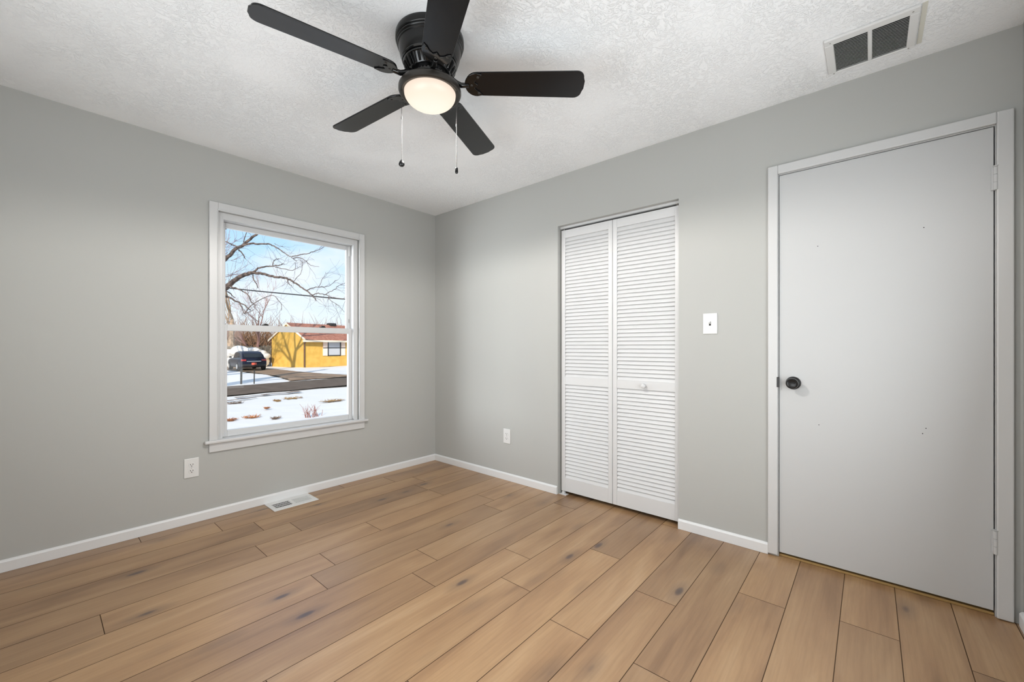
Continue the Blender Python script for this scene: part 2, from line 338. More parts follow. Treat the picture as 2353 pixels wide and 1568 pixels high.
# little returned cap at the closet corner
# ------------------------------------------------------------------ window in view
w = empty('window_1', (-1.323, 0, 0.5)); tag(w, 'white double-hung window with casing and sill looking on the snowy street', 'window', kind='structure')
wl = Vector(w.location)
def wp(mb, name, m=VINYL, bevel=0.002, parent=w):
    o = mb.build(name, m, None, bevel); o.parent = parent
    if parent is w: o.matrix_parent_inverse = Matrix.Translation(-wl)
    return o
b = MB(); cw = 0.050; ct = 0.017
b.box(-1.874, -1.824, -ct, 0, 0.512, 2.090).box(-0.822, -0.771, -ct, 0, 0.512, 2.090).box(-1.824, -0.822, -ct, 0, 2.040, 2.090)
b.box(-1.830, -1.824, -ct - 0.004, 0, 0.512, 2.046).box(-0.822, -0.815, -ct - 0.004, 0, 0.512, 2.046).box(-1.830, -0.815, -ct - 0.004, 0, 2.036, 2.046)
wp(b, 'casing', TRIM, 0.003)
b = MB().box(-1.900, -0.745, -0.036, 0.0, 0.492, 0.513).box(-1.823, -0.823, 0, 0.045, 0.492, 0.513); wp(b, 'window_sill', TRIM, 0.006)
b = MB().box(-1.874, -0.771, -0.015, 0, 0.434, 0.492); wp(b, 'apron', TRIM, 0.003)
b = MB(); fx0, fx1, fz0, fz1 = WX0 + 0.001, WX1 - 0.001, WZ0 + 0.002, WZ1 - 0.001       # vinyl frame lining the opening
b.box(fx0, -1.793, 0.012, 0.125, fz0, fz1).box(-0.853, fx1, 0.012, 0.125, fz0, fz1).box(-1.793, -0.853, 0.012, 0.125, 1.990, fz1).box(-1.793, -0.853, 0.047, 0.125, fz0, 0.522)
for x0, x1 in ((-1.793, -1.787), (-0.859, -0.853)): b.box(x0, x1, 0.012, 0.040, 0.522, 1.99).box(x0, x1, 0.071, 0.078, 0.522, 1.99).box(x0, x1, 0.103, 0.125, 0.522, 1.99)
wp(b, 'window_frame', VINYL, 0.0015)
def sash(name, y0, y1, z0, z1, top, bot):
    b = MB(); x0, x1, s = -1.7925, -0.8535, 0.034
    b.box(x0, x0 + s, y0, y1, z0, z1).box(x1 - s, x1, y0, y1, z0, z1).box(x0 + s, x1 - s, y0, y1, z1 - top, z1).box(x0 + s, x1 - s, y0, y1, z0, z0 + bot)
    o = wp(b, name, VINYL, 0.003)
    g = MB().box(x0 + s - 0.002, x1 - s + 0.002, (y0 + y1) / 2 - 0.001, (y0 + y1) / 2 + 0.001, z0 + bot - 0.002, z1 - top + 0.002).build('pane', GLASS)
    g.parent = o; return o
lower = sash('lower_sash', 0.042, 0.069, 0.5135, 1.284, 0.044, 0.045)
upper = sash('upper_sash', 0.079, 0.102, 1.244, 1.989, 0.036, 0.038)
for x in (-1.52, -1.10):                     # sash locks on the meeting rail
    b = MB().box(x - 0.022, x + 0.022, 0.045, 0.066, 1.284, 1.290).box(x - 0.008, x + 0.016, 0.046, 0.060, 1.290, 1.298)
    o = b.build('sash_lock', BLKM, None, 0.001); o.parent = lower
for x in (-1.781, -0.865):
    o = MB().box(x - 0.003, x + 0.003, 0.0755, 0.079, 1.335, 1.365).build('tilt_latch', SCREW); o.parent = upper
b = MB().box(-0.874, -0.866, 0.060, 0.068, 1.90, 1.987); wp(b, 'balance_cover', PLATE, 0.002)
# ------------------------------------------------------------------ windows added behind the viewer to carry the fill lamps (blinds drawn)
def added_window(name, cx, cy, horizontal_x, label):
    e = empty(name, (cx, cy, 1.4)); tag(e, label, 'window', kind='structure')
    def bx(mb, nm, m): o = mb.build(nm, m, e, 0.002); return o
    M = Matrix() if horizontal_x else Matrix.Rotation(R(-90), 4, 'Z')
    for nm, args, m in (('casing', [(-1.0, -0.94, 0, 0.016, -0.68, 0.68), (0.94, 1.0, 0, 0.016, -0.68, 0.68), (-0.94, 0.94, 0, 0.016, 0.62, 0.68), (-0.94, 0.94, 0, 0.03, -0.68, -0.62)], TRIM), ('roller_blind', [(-0.94, 0.94, 0.001, 0.006, -0.62, 0.62)], BLIND)):
        b = MB()
        for a in args: b.box(*a, M=M)
        bx(b, nm, m)
    return e
added_window('added_window_2', XL, -2.10, False, 'added white window with a drawn blind, unseen on the left wall, carrying a fill lamp')
added_window('added_window_3', -1.55, YB, True, 'added white window with a drawn blind, unseen behind the viewer, carrying a fill lamp')
# ------------------------------------------------------------------ door
d = empty('door_1', (0, -3.30, 0)); tag(d, 'white flush door with black knob and painted hinges', 'door', kind='structure')
dl = Matrix.Translation(-Vector(d.location))
def dp(o, p=d, inv=dl):
    o.parent = p
    if p is d: o.matrix_parent_inverse = inv
    return o
b = MB(); b.box(-0.017, 0, -2.914, -2.868, 0.010, 2.104).box(-0.017, 0, -3.733, -3.686, 0.004, 2.104).box(-0.017, 0, -3.686, -2.914, 2.057, 2.104)
dp(b.build('casing', TRIM, None, 0.004))
b = MB(); b.box(0.0005, 0.109, -2.9165, -2.9125, 0.001, 2.057).box(0.0005, 0.109, -3.6855, -3.6835, 0.001, 2.057).box(0.0005, 0.109, -3.6835, -2.9165, 2.0535, 2.057)
dp(b.build('jamb', TRIM))
slab = dp(MB().box(0.002, 0.037, -3.6800, -2.9185, 0.024, 2.0505).build('door_leaf', DOORW, None, 0.002))
b = MB().box(0.010, 0.10, -3.683, -2.917, 0.0002, 0.012); dp(b.build('threshold', DRIED, None, 0.003))
RX = Matrix.Translation((0.002, -2.982, 0.938)) @ Matrix.Rotation(R(-90), 4, 'Y')   # local z -> -x
kb = MB().lathe([(0.0, 0.0), (0.034, 0.0), (0.034, 0.003), (0.031, 0.008), (0.014, 0.011), (0.012, 0.022), (0.017, 0.028), (0.0255, 0.036), (0.0285, 0.046), (0.0265, 0.055), (0.021, 0.0595), (0.019, 0.0585), (0.0, 0.0585)], 40, RX)
k = dp(kb.build('knob', KNOBB, None, 0, True))
tb = MB().box(-0.010, 0.010, -0.0025, 0.0025, 0.0585, 0.0650, M=RX @ Matrix.Rotation(R(90), 4, 'Z')).build('thumb_turn', KNOBB, None, 0.001); tb.parent = k
dp(MB().box(-0.0195, -0.0015, -2.9185, -2.910, 0.913, 0.967).build('strike_plate', KNOBB, None, 0.001))
for z in (1.83, 0.315):
    b = MB()
    for i in range(3): b.tube([(-0.011, -3.684, z - 0.048 + i * 0.0322), (-0.011, -3.684, z - 0.048 + i * 0.0322 + 0.0312)], 0.0075, 14)
    b.tube([(-0.011, -3.684, z + 0.049), (-0.011, -3.684, z + 0.053)], 0.0085, 14)
    b.box(-0.0085, 0.001, -3.684, -3.672, z - 0.047, z + 0.048)
    dp(b.build('hinge', DOORW, None, 0, True))
# nail holes left in the leaf
b = MB()
for y, z in ((-3.086, 1.645), (-3.472, 1.668), (-3.091, 0.73), (-3.479, 0.762), (-3.468, 0.737)): b.tube([(0.0014, y, z), (0.0026, y, z)], 0.0022, 8)
dp(b.build('nail_hole', SLOT), slab)
# ------------------------------------------------------------------ closet bifold door
e = empty('door_2', (0.03, -1.934, 0)); tag(e, 'white louvred bifold closet door with small round knob', 'door', kind='structure')
ei = Matrix.Translation(-Vector(e.location))
def panel(y0, y1, knob):
    z0, z1, xa, xb, s = 0.026, 2.022, 0.030, 0.058, 0.032
    p = MB(); p.box(xa, xb, y0, y0 + s, z0, z1).box(xa, xb, y1 - s, y1, z0, z1)
    o = p.build('bifold_panel', LOUV, None, 0.002); o.parent = e; o.matrix_parent_inverse = ei
    r = MB()
    for a, c in ((z0, 0.128), (0.842, 0.899), (1.962, z1)): r.box(xa + 0.002, xb - 0.002, y0 + s, y1 - s, a, c)
    ro = r.build('rail', LOUV, None, 0.001); ro.parent = o
    l = MB()
    for a, c in ((0.128, 0.842), (0.899, 1.962)):
        n = round((c - a) / 0.0273); st = (c - a) / n
        for i in range(n):
            zc = a + st * (i + 0.5)
            M = Matrix.Translation(((xa + xb) / 2, 0, zc)) @ Matrix.Rotation(R(-64), 4, 'Y')
            l.box(-0.0160, 0.0160, y0 + s - 0.003, y1 - s + 0.003, -0.003, 0.003, M=M)
    lo = l.build('louvre_slats', LOUV, None); lo.parent = o
    if knob:
        K = Matrix.Translation((xa + 0.002, -2.156, 0.870)) @ Matrix.Rotation(R(-90), 4, 'Y')
        kk = MB().lathe([(0, 0), (0.009, 0), (0.008, 0.010), (0.013, 0.016), (0.0165, 0.023), (0.015, 0.031), (0.009, 0.035), (0, 0.036)], 28, K).build('knob', LOUV, None, 0, True); kk.parent = o
    return o
panel(-1.921, -1.493, False); panel(-2.386, -1.924, True)
def ep(o): o.parent = e; o.matrix_parent_inverse = ei; return o
ep(MB().box(0.034, 0.060, CY0 + 0.001, CY1 - 0.001, 2.036, 2.0525).build('track', LOUV))
ep(MB().box(0.012, 0.050, -1.545, -1.4835, 0.0005, 0.004).box(0.030, 0.050, -1.520, -1.500, 0.004, 0.024).build('floor_bracket', LOUV))
ep(MB().tube([(0.045, -1.51, 2.02), (0.045, -1.51, 2.04)], 0.005, 10).tube([(0.045, -2.365, 2.02), (0.045, -2.365, 2.04)], 0.005, 10).build('pivot_pin', SCREW))
# ------------------------------------------------------------------ outlets and switch
def wall_frame(loc, nx):    # local: x across, y up, z out of the wall
    z = Vector(nx); y = Vector((0, 0, 1)); x = y.cross(z)
    return Matrix.Translation(loc) @ Matrix((x, y, z)).transposed().to_4x4()
def outlet(loc, nx, label):
    o = empty('wall_outlet', loc); o.matrix_world = wall_frame(loc, nx); tag(o, label, 'outlet', 'duplex wall outlets')
    MB().box(-0.0385, 0.0385, -0.0615, 0.0615, 0, 0.006).build('cover_plate', PLATE, o, 0.003)
    for s in (1, -1):
        pts = [(0.0165 * math.cos(a), s * 0.0195 + max(-0.0128, min(0.0128, 0.0165 * math.sin(a)))) for a in [i * math.pi / 14 for i in range(28)]]
        r = MB().prism(pts, 0.005, 0.0082).build('receptacle', PLATE, o, 0.0006)
        for x, h in ((-0.0064, 0.0042), (0.0064, 0.0035)): MB().box(x - 0.0014, x + 0.0014, s * 0.0195 + 0.0035 - h, s * 0.0195 + 0.0035 + h, 0.0079, 0.0085).build('slot', SLOT, r)
        MB().tube([(0, s * 0.0195 - 0.007, 0.0079), (0, s * 0.0195 - 0.007, 0.0085)], 0.0028, 12).build('ground_hole', SLOT, r)
    MB().lathe([(0, 0.0072), (0.0025, 0.0070), (0.003, 0.006), (0.003, 0.0055)], 12).build('screw', SCREW, o)
    return o
outlet((-1.965, 0, 0.354), (0, -1, 0), 'white duplex outlet on the grey wall below the window')
outlet((0, -0.962, 0.372), (-1, 0, 0), 'white duplex outlet on the grey wall beside the closet')
s = empty('light_switch', (0, -2.572, 1.267)); s.matrix_world = wall_frame((0, -2.572, 1.267), (-1, 0, 0)); tag(s, 'white toggle light switch between the closet and the door', 'light switch')
MB().box(-0.0400, 0.0400, -0.0615, 0.0615, 0, 0.007).build('cover_plate', PLATE, s, 0.003)
MB().box(-0.0052, 0.0052, -0.0118, 0.0118, 0.0062, 0.0074).build('toggle_slot', VOID, s)
MB().box(-0.0040, 0.0040, -0.0045, 0.0045, 0, 0.016, M=Matrix.Translation((0, 0.001, 0.006)) @ Matrix.Rotation(R(-28), 4, 'X')).build('toggle', PLATE, s, 0.001)
for yy in (0.030, -0.030): MB().lathe([(0, 0.0082), (0.0025, 0.0080), (0.003, 0.007), (0.003, 0.006)], 12, Matrix.Translation((0, yy, 0))).build('screw', PLATE, s)
# ------------------------------------------------------------------ ceiling return grille
g = empty('return_air_grille', (-0.27, -3.287, H)); tag(g, 'white return air grille on the ceiling near the door', 'air vent')
x0, x1, y0, y1 = -0.145, 0.140, -0.150, 0.149
b = MB(); t = 0.012
b.box(x0, -0.107, y0, y1, -t, 0).box(0.130, x1, y0, y1, -t, 0).box(-0.107, 0.130, y0, -0.120, -t, 0).box(-0.107, 0.130, 0.118, y1, -t, 0).box(-0.107, 0.130, -0.0085, 0.0065, -t, 0)
b.build('grille_frame', GRILLE, g, 0.004)
MB().box(-0.107, 0.130, -0.120, 0.118, -0.0014, -0.0006).build('duct_shadow_board', VOID, g)
for ya, yb in ((-0.120, -0.0085), (0.0065, 0.118)):
    b = MB()
    for i in range(22):
        xc = -0.107 + 0.237 * (i + 0.5) / 22
        b.box(-0.0034, 0.0034, ya, yb, -0.0004, 0.0004, M=Matrix.Translation((xc, 0, -0.0078)) @ Matrix.Rotation(R(-35), 4, 'Y'))
    b.build('louvre_bank', GRILLE, g)
for xx in (-0.126, 0.134):
    for yy in (-0.128, 0.128): MB().tube([(xx, yy, -t - 0.001), (xx, yy, -t + 0.002)], 0.003, 10).build('screw', SCREW, g)
p = MB().box(-0.412, -0.127, -3.456, -3.440, H - 0.0015, H).build('ceiling_patch', mat('unpainted_patch', (0.68, 0.67, 0.60), 0.8, 0.2)); tag(p, 'narrow bare beige strip on the ceiling beside the grille', 'patch')
# ------------------------------------------------------------------ floor register
f = empty('floor_register', (-1.399, -0.112, 0)); tag(f, 'white metal floor register against the baseboard under the window', 'floor vent')
b = MB(); b.box(-0.151, 0.151, -0.100, -0.050, 0, 0.005).box(-0.151, 0.151, 0.045, 0.098, 0, 0.005).box(-0.151, -0.122, -0.050, 0.045, 0, 0.005).box(0.122, 0.151, -0.050, 0.045, 0, 0.005).box(-0.010, 0.010, -0.050, 0.045, 0, 0.005)
b.build('register_frame', GRILLE, f, 0.002)
MB().box(-0.122, 0.122, -0.050, 0.045, 0.0003, 0.0010).build('duct_opening', VOID, f)
for sx, lean in ((-1, 18), (1, -62)):
    b = MB()
    for i in range(11):
        xc = sx * (0.010 + 0.112 * (i + 0.5) / 11) if sx > 0 else -0.122 + 0.112 * (i + 0.5) / 11
        b.box(-0.0022, 0.0022, -0.050, 0.045, -0.0004, 0.0004, M=Matrix.Translation((xc, 0, 0.0035)) @ Matrix.Rotation(R(lean), 4, 'Y'))
        if sx > 0: b.box(xc - 0.0042, xc + 0.0042, -0.050, 0.045, 0.0018, 0.0024)
    for yy in (-0.018, 0.014): b.box(-0.122 if sx < 0 else 0.010, -0.010 if sx < 0 else 0.122, yy - 0.002, yy + 0.002, 0.003, 0.0046)
    b.build('louvre_bank', GRILLE, f)
MB().tube([(0.132, 0.02, 0.004), (0.132, 0.02, 0.010), (0.137, 0.02, 0.013)], 0.0025, 8).build('damper_lever', GRILLE, f)
# ------------------------------------------------------------------ ceiling fan
FX, FY = -1.524, -1.875
fan = empty('ceiling_fan', (FX, FY, H)); tag(fan, 'black five-blade ceiling fan with a lit frosted bowl light', 'ceiling fan')
z = lambda v: v - H
MB().lathe([(0.02, z(2.4395)), (0.1405, z(2.4395)), (0.1425, z(2.434)), (0.1425, z(2.414)), (0.1395, z(2.410)), (0.1365, z(2.409)), (0.1385, z(2.4055)), (0.1385, z(2.402)), (0.1355, z(2.399)), (0.1335, z(2.398)), (0.1355, z(2.395)), (0.1350, z(2.391)), (0.1310, z(2.388)), (0.1285, z(2.375)), (0.1235, z(2.352)), (0.1170, z(2.339)), (0.06, z(2.338))], 72).build('motor_housing', HOUSE, fan, 0, True)
MB().lathe([(0.05, z(2.339)), (0.1165, z(2.339)), (0.1175, z(2.334)), (0.1145, z(2.329)), (0.1085, z(2.328)), (0.1085, z(2.325)), (0.1120, z(2.323)), (0.1110, z(2.319)), (0.1060, z(2.317)), (0.087, z(2.285)), (0.080, z(2.281)), (0.03, z(2.280))], 72).build('motor_cover', GLOSS, fan, 0, True)
b = MB()
for i in range(28):
    a = 2 * math.pi * i / 28
    M = Matrix.Rotation(a, 4, 'Z')
    b.tube([M @ Vector((0.1065, 0, z(2.3165))), M @ Vector((0.1005, 0, z(2.303))), M @ Vector((0.090, 0, z(2.2865)))], 0.0048, 6)
b.build('vent_ribs', GLOSS, fan, 0, True)
MB().lathe([(0.02, z(2.2805)), (0.076, z(2.2805)), (0.078, z(2.277)), (0.078, z(2.262)), (0.074, z(2.259)), (0.058, z(2.258)), (0.056, z(2.252)), (0.02, z(2.252))], 48).build('flywheel', GLOSS, fan, 0, True)
MB().lathe([(0.02, z(2.2525)), (0.057, z(2.2525)), (0.058, z(2.248)), (0.062, z(2.243)), (0.085, z(2.2415)), (0.112, z(2.238)), (0.125, z(2.231)), (0.1305, z(2.221)), (0.1310, z(2.210)), (0.1285, z(2.203)), (0.1235, z(2.2000)), (0.1180, z(2.2005)), (0.1110, z(2.2045)), (0.1060, z(2.2050)), (0.02, z(2.2055))], 72).build('light_fitter', BRONZE, fan, 0, True)
gp = [(0.1075, z(2.2045))] + [(0.1075 * math.cos(a), z(2.2015) - 0.060 * math.sin(a)) for a in [R(i * 7.5) for i in range(0, 12)]] + [(0, z(2.1415))]
globe = MB().lathe(gp, 72).build('glass_bowl', GLOBE, fan, 0, 'all')
bulb = light('bulb', 'SPOT', (0, 0, z(2.086)), 57, (1.0, 0.955, 0.90), shadow_soft_size=0.05, spot_size=R(179), spot_blend=0.22); bulb.parent = fan
# blades
def blade_outline():
    w0, w1, r0, r1, rc = 0.058, 0.067, 0.150, 0.655, 0.032
    pts = []
    for i in range(15):              # round inner end
        a = R(90 + 180 * i / 14); pts.append((r0 + 0.052 + 0.052 * math.cos(a), w0 * math.sin(a)))
    for i in range(7):
        a = R(-90 + 90 * i / 6); pts.append((r1 - 0.006 - rc + rc * math.cos(a), -w1 + rc + rc * math.sin(a)))
    pts.append((r1, -0.018)); pts.append((r1, 0.018))
    for i in range(7):
        a = R(90 * i / 6); pts.append((r1 - 0.006 - rc + rc * math.cos(a), w1 - rc + rc * math.sin(a)))
    return pts
def iron_outline():
    pts = []
    for i in range(15):
        a = R(90 + 180 * i / 14); pts.append((0.147 + 0.050 + 0.050 * math.cos(a), 0.0575 * math.sin(a)))
    return pts + [(0.222, -0.052), (0.213, -0.040), (0.196, -0.026), (0.188, -0.014), (0.200, -0.003), (0.203, 0.0), (0.200, 0.003), (0.188, 0.014), (0.196, 0.026), (0.213, 0.040), (0.222, 0.052)]
PM = Matrix.Rotation(R(-12.5), 4, 'X')
first = None
for i in range(5):
    if first is None:
        bl = MB().prism(blade_outline(), -0.003, 0.003, PM).build('blade', BLADE, fan, 0.0012)
        bl.location = (0, 0, z(2.2475))
        ib = MB().prism(iron_outline(), -0.0075, -0.0032, PM)
        ib.tube([(0.066, 0, 0.022), (0.090, 0, 0.020), (0.112, 0, 0.004), (0.132, 0, -0.006), (0.165, 0, -0.0065)], [0.011, 0.011, 0.0105, 0.0105, 0.009], 10)
        o = ib.build('blade_iron', GLOSS, bl, 0.0016, True)
        for (sx, sy) in ((0.176, 0.0), (0.205, 0.040), (0.205, -0.040)):
            MB().lathe([(0, -0.0105), (0.004, -0.010), (0.0055, -0.0085), (0.0055, -0.007)], 12, PM @ Matrix.Translation((sx, sy, 0))).build('screw', BRONZE, bl, 0, True)
        first = bl
    else:
        bl = copy_tree(first, fan)
    bl.rotation_euler = (0, 0, R(167.4 - 72 * i))
# pull chains
def chain(lat, dep, z_top, z_bot, fobprof, name, joint):
    px = RT.x * lat + FW.x * dep; py = RT.y * lat + FW.y * dep
    M = Matrix.Translation((px, py, 0)); b = MB()
    n = int((z_top - z_bot) / 0.0042)
    b.tube([(px, py, z(z_top)), (px, py, z(z_bot))], 0.0009, 6)
    for i in range(n): bmesh.ops.create_icosphere(b.bm, subdivisions=1, radius=0.0016, matrix=Matrix.Translation((px, py, z(z_bot) + i * 0.0042)))
    b.tube([(px, py, z(joint + 0.005)), (px, py, z(joint - 0.005))], 0.0026, 8)
    d3 = Vector((px, py, 0)).normalized()
    b.tube([Vector((px, py, z(z_top))) - d3 * 0.006 + Vector((0, 0, 0.004)), (px, py, z(z_top) + 0.003), (px, py, z(z_top) - 0.008)], 0.0026, 8)
    o = b.build('pull_chain', CHAIN, fan, 0, True)
    MB().lathe([(r, z(z_bot) + h) for r, h in fobprof], 20, M).build(name, BLADE, o, 0, True)
chain(-0.1130, -0.030, 2.203, 1.911, [(0, 0.001), (0.003, -0.001), (0.0085, -0.008), (0.0122, -0.017), (0.0118, -0.022), (0.008, -0.027), (0.0, -0.0285)], 'chain_fob', 2.085)
chain(0.1150, -0.020, 2.201, 1.882, [(0, 0.001), (0.004, 0.0), (0.0062, -0.004), (0.0066, -0.019), (0.0045, -0.024), (0, -0.0255)], 'chain_fob', 2.060)
# ==================================================================== outdoors
GZ = -0.45
random.seed(11)
def jag(p, q, n, amp):
    p, q = Vector(p), Vector(q); d = q - p; nr = Vector((-d.y, d.x)).normalized()
    return [p + d * (i / n) + nr * random.uniform(-amp, amp) for i in range(n + 1)]
b = MB()
N = 70
grid = {}
for i in range(N + 1):
    for j in range(N + 1):
        x = -60 + 140 * i / N; y = 0.6 + 130 * (j / N) ** 1.6
        grid[i, j] = b.bm.verts.new((x, y, GZ + 0.02 * math.sin(x * 1.7 + y) + 0.015 * math.sin(y * 2.3 - x)))
for i in range(N):
    for j in range(N): b.bm.faces.new((grid[i, j], grid[i + 1, j], grid[i + 1, j + 1], grid[i, j + 1]))
tag(b.build('ground', SNOW, None, 0, 'all'), 'snow-covered front yard outside the window', 'ground', kind='structure')
# road, slightly turned from the house wall
rs = 0.20
far = jag((-40, 15.55 - rs * 42), (60, 15.55 + rs * 58), 160, 0.12); near = jag((-40, 12.05 - rs * 42 * 0.85), (60, 12.05 + rs * 58 * 0.85), 160, 0.14)
b = MB(); A = [b.bm.verts.new((v.x, v.y, GZ + 0.045)) for v in near]; B = [b.bm.verts.new((v.x, v.y, GZ + 0.045)) for v in far]
for i in range(160): b.bm.faces.new((A[i], A[i + 1], B[i + 1], B[i]))
tag(b.build('road', ASPH), 'wet dark street crossing behind the snowy yard', 'road', kind='structure')
# driveway running back from the street to the parked car
L_ = [(4.9, 16.5), (5.30, 17.8), (5.75, 20.5), (5.9, 23.5), (5.95, 26.5), (5.9, 30), (5.8, 36)]; R_ = [(9.6, 17.4), (8.6, 18.6), (8.25, 20.5), (8.15, 23.5), (8.2, 26.5), (8.3, 30), (8.4, 36)]
b = MB(); A = []; Bv = []
def lerp_path(P, n):
    out = []
    for i in range(n):
        t = i / (n - 1) * (len(P) - 1); k = min(int(t), len(P) - 2); u = t - k
        out.append(Vector((P[k][0] * (1 - u) + P[k + 1][0] * u + random.uniform(-.06, .06), P[k][1] * (1 - u) + P[k + 1][1] * u, GZ + 0.055)))
    return out
A = [b.bm.verts.new(v) for v in lerp_path(L_, 50)]; Bv = [b.bm.verts.new(v) for v in lerp_path(R_, 50)]
for i in range(49): b.bm.faces.new((A[i], Bv[i], Bv[i + 1], A[i + 1]))
tag(b.build('driveway', DRIVE), 'brown gravel driveway leading to the parked car', 'driveway', kind='structure')
# tyre ruts of mud along the near kerb
b = MB()
for k, (off, wd) in enumerate(((0.75, 0.16), (1.25, 0.10))):
    pts = jag((-12, 12.05 - off - rs * 14 * .85), (3.4 - k * 1.6, 12.05 - off + rs * (1.4 - k * 1.6) * .85), 60, 0.10)
    for i in range(60):
        if random.random() < 0.15: continue
        a, c = pts[i], pts[i + 1]; h = wd * random.uniform(0.4, 1.1)
        b.quad([(a.x, a.y - h, GZ + 0.05), (c.x, c.y - h, GZ + 0.05), (c.x, c.y + h, GZ + 0.05), (a.x, a.y + h, GZ + 0.05)])
tag(b.build('mud_ruts', MUD), 'dark muddy tyre ruts in the snow beside the street', 'mud', kind='stuff')
# bare patches of grass and leaves melted out of the snow
def patch(x, y, rx, ry, m, name, label):
    b = MB(); n = 26; ctr = b.bm.verts.new((x, y, GZ + 0.035)); rx *= .8; ry *= .7; ring = []
    for i in range(n):
        a = 2 * math.pi * i / n; k = random.uniform(0.35, 1.2); ring.append(b.bm.verts.new((x + rx * k * math.cos(a), y + ry * k * math.sin(a), GZ + 0.02)))
    for i in range(n): b.bm.faces.new((ctr, ring[i], ring[(i + 1) % n]))
    for i in range(70):
        a = random.uniform(0, 6.28); k = random.random() ** 0.5; p = Vector((x + rx * k * math.cos(a), y + ry * k * math.sin(a), GZ + 0.03)); d = Vector((random.uniform(-.06, .06), random.uniform(-.06, .06), random.uniform(.01, .05)))
        b.tube([p, p + d], [0.005, 0.002], 3, False)
    tag(b.build(name, m), label, 'grass patch', 'patches melted out of the snow')
patch(2.50, 9.94, 0.34, 0.30, DEADG, 'grass_patch', 'olive dead grass patch in the snow in front of the street, widest of them')
patch(1.96, 9.60, 0.12, 0.25, DEADG, 'grass_patch', 'small olive tuft patch left of the widest grass patch')
patch(1.00, 9.95, 0.24, 0.14, MUD, 'grass_patch', 'brown bare patch next to the muddy ruts')
patch(0.53, 7.05, 0.22, 0.20, RUST, 'leaf_patch', 'rust brown leaf patch near the window sill')
patch(0.10, 6.95, 0.15, 0.12, RUST, 'leaf_patch', 'smaller rust brown leaf patch at the left frame')
patch(3.00, 8.45, 0.42, 0.30, DEADG, 'grass_patch', 'yellow straw patch at the right side of the yard')
patch(1.22, 8.22, 0.07, 0.10, RUST, 'leaf_patch', 'tiny brown leaf patch alone in the middle of the snow')
patch(0.80, 6.45, 0.11, 0.06, MUD, 'leaf_patch', 'tiny dark patch beside the rust brown leaves')
# twiggy bush below the window
bu = MB()
for i in range(26):
    a = random.uniform(0, 6.28); p = Vector((1.50 + random.uniform(-.20, .24), 6.25 + random.uniform(-.1, .1), GZ)); pts = [p]; d = Vector((math.cos(a) * .35, math.sin(a) * .3, 1)).normalized()
    L = random.uniform(.08, .36) * (1.0 if i > 3 else 1.2)
    for k in range(4):
        d = (d + Vector((random.uniform(-.3, .3), random.uniform(-.3, .3), random.uniform(-.12, .2)))).normalized(); pts.append(pts[-1] + d * L / 4)
    bu.tube(pts, [0.005, 0.0045, 0.004, 0.003, 0.002], 5)
    q = pts[2]; bu.tube([q, q + Vector((random.uniform(-.12, .12), random.uniform(-.1, .1), random.uniform(.02, .13)))], [0.003, 0.0015], 4)
tag(bu.build('twiggy_bush', STEM), 'low red-stemmed leafless bush in the snow below the window', 'bush')
# two marker posts beside the driveway
for (x, y, h, r, lb) in ((3.14, 16.93, 0.62, 0.040, 'thicker dark post standing in the snow at the street edge'), (3.58, 16.77, 0.58, 0.022, 'thinner dark post standing in the snow at the street edge')):
    tag(MB().tube([(x, y, GZ - .05), (x + .01, y, GZ + h)], r, 8).ball((x + .01, y, GZ + h), r * 1.05, 8).build('marker_post', BLKM, None, 0, True), lb, 'post', 'posts by the driveway')
# ------------------------------------------------------------------ yellow house across the street
HA = R(11.5); HC = Vector((10.77, 29.26, GZ)); HL, HD, HH = 15.0, 4.1, 2.27
HM = Matrix.Translation(HC) @ Matrix.Rotation(HA, 4, 'Z')
hs = empty('house', HC); hs.rotation_euler = (0, 0, HA); tag(hs, 'yellow ranch house with a red-brown roof across the street', 'house')
rise = 1.10
b = MB()
b.prism([(0, 0), (HD, 0), (HD, HH), (HD / 2, HH + rise), (0, HH)], 0, HL, M=Matrix(((0, 0, 1, 0), (1, 0, 0, 0), (0, 1, 0, 0), (0, 0, 0, 1))))
b.build('house_walls', YEL, hs)
b = MB(); sl = rise / (HD / 2); ov = 0.40
for side in (0, 1):
    ys = (-ov, HD / 2) if side == 0 else (HD + ov, HD / 2)
    za = HH - ov * sl + 0.03; zb = HH + rise + 0.03
    P = [Vector((-0.06, ys[0], za)), Vector((HL + .3, ys[0], za)), Vector((HL + .3, ys[1], zb)), Vector((-0.06, ys[1], zb))]
    v = [b.bm.verts.new(p) for p in P] + [b.bm.verts.new(p + Vector((0, 0, 0.09))) for p in P]
    for q in ((0, 1, 2, 3), (4, 5, 6, 7), (0, 1, 5, 4), (1, 2, 6, 5), (2, 3, 7, 6), (3, 0, 4, 7)): b.bm.faces.new([v[i] for i in q])
rf = b.build('roof', ROOF, hs)
MB().box(3.7, 4.3, HD / 2 - .3, HD / 2 + .3, HH + rise, HH + rise + .27).build('roof_vent', BLKM, rf, 0.08)
MB().tube([(9.0, HD / 2 - .2, HH + rise - .1), (9.0, HD / 2 - .2, HH + rise + .62)], 0.06, 10).tube([(9.0, HD / 2 - .2, HH + rise + .5), (9.0, HD / 2 - .2, HH + rise + .66)], 0.10, 10).build('flue_pipe', BLKM, rf)
MB().box(-0.32, HL + .32, -ov - .06, -ov, HH - ov * sl - .10, HH - ov * sl + .05).build('gutter', CREAM, hs)
b = MB()
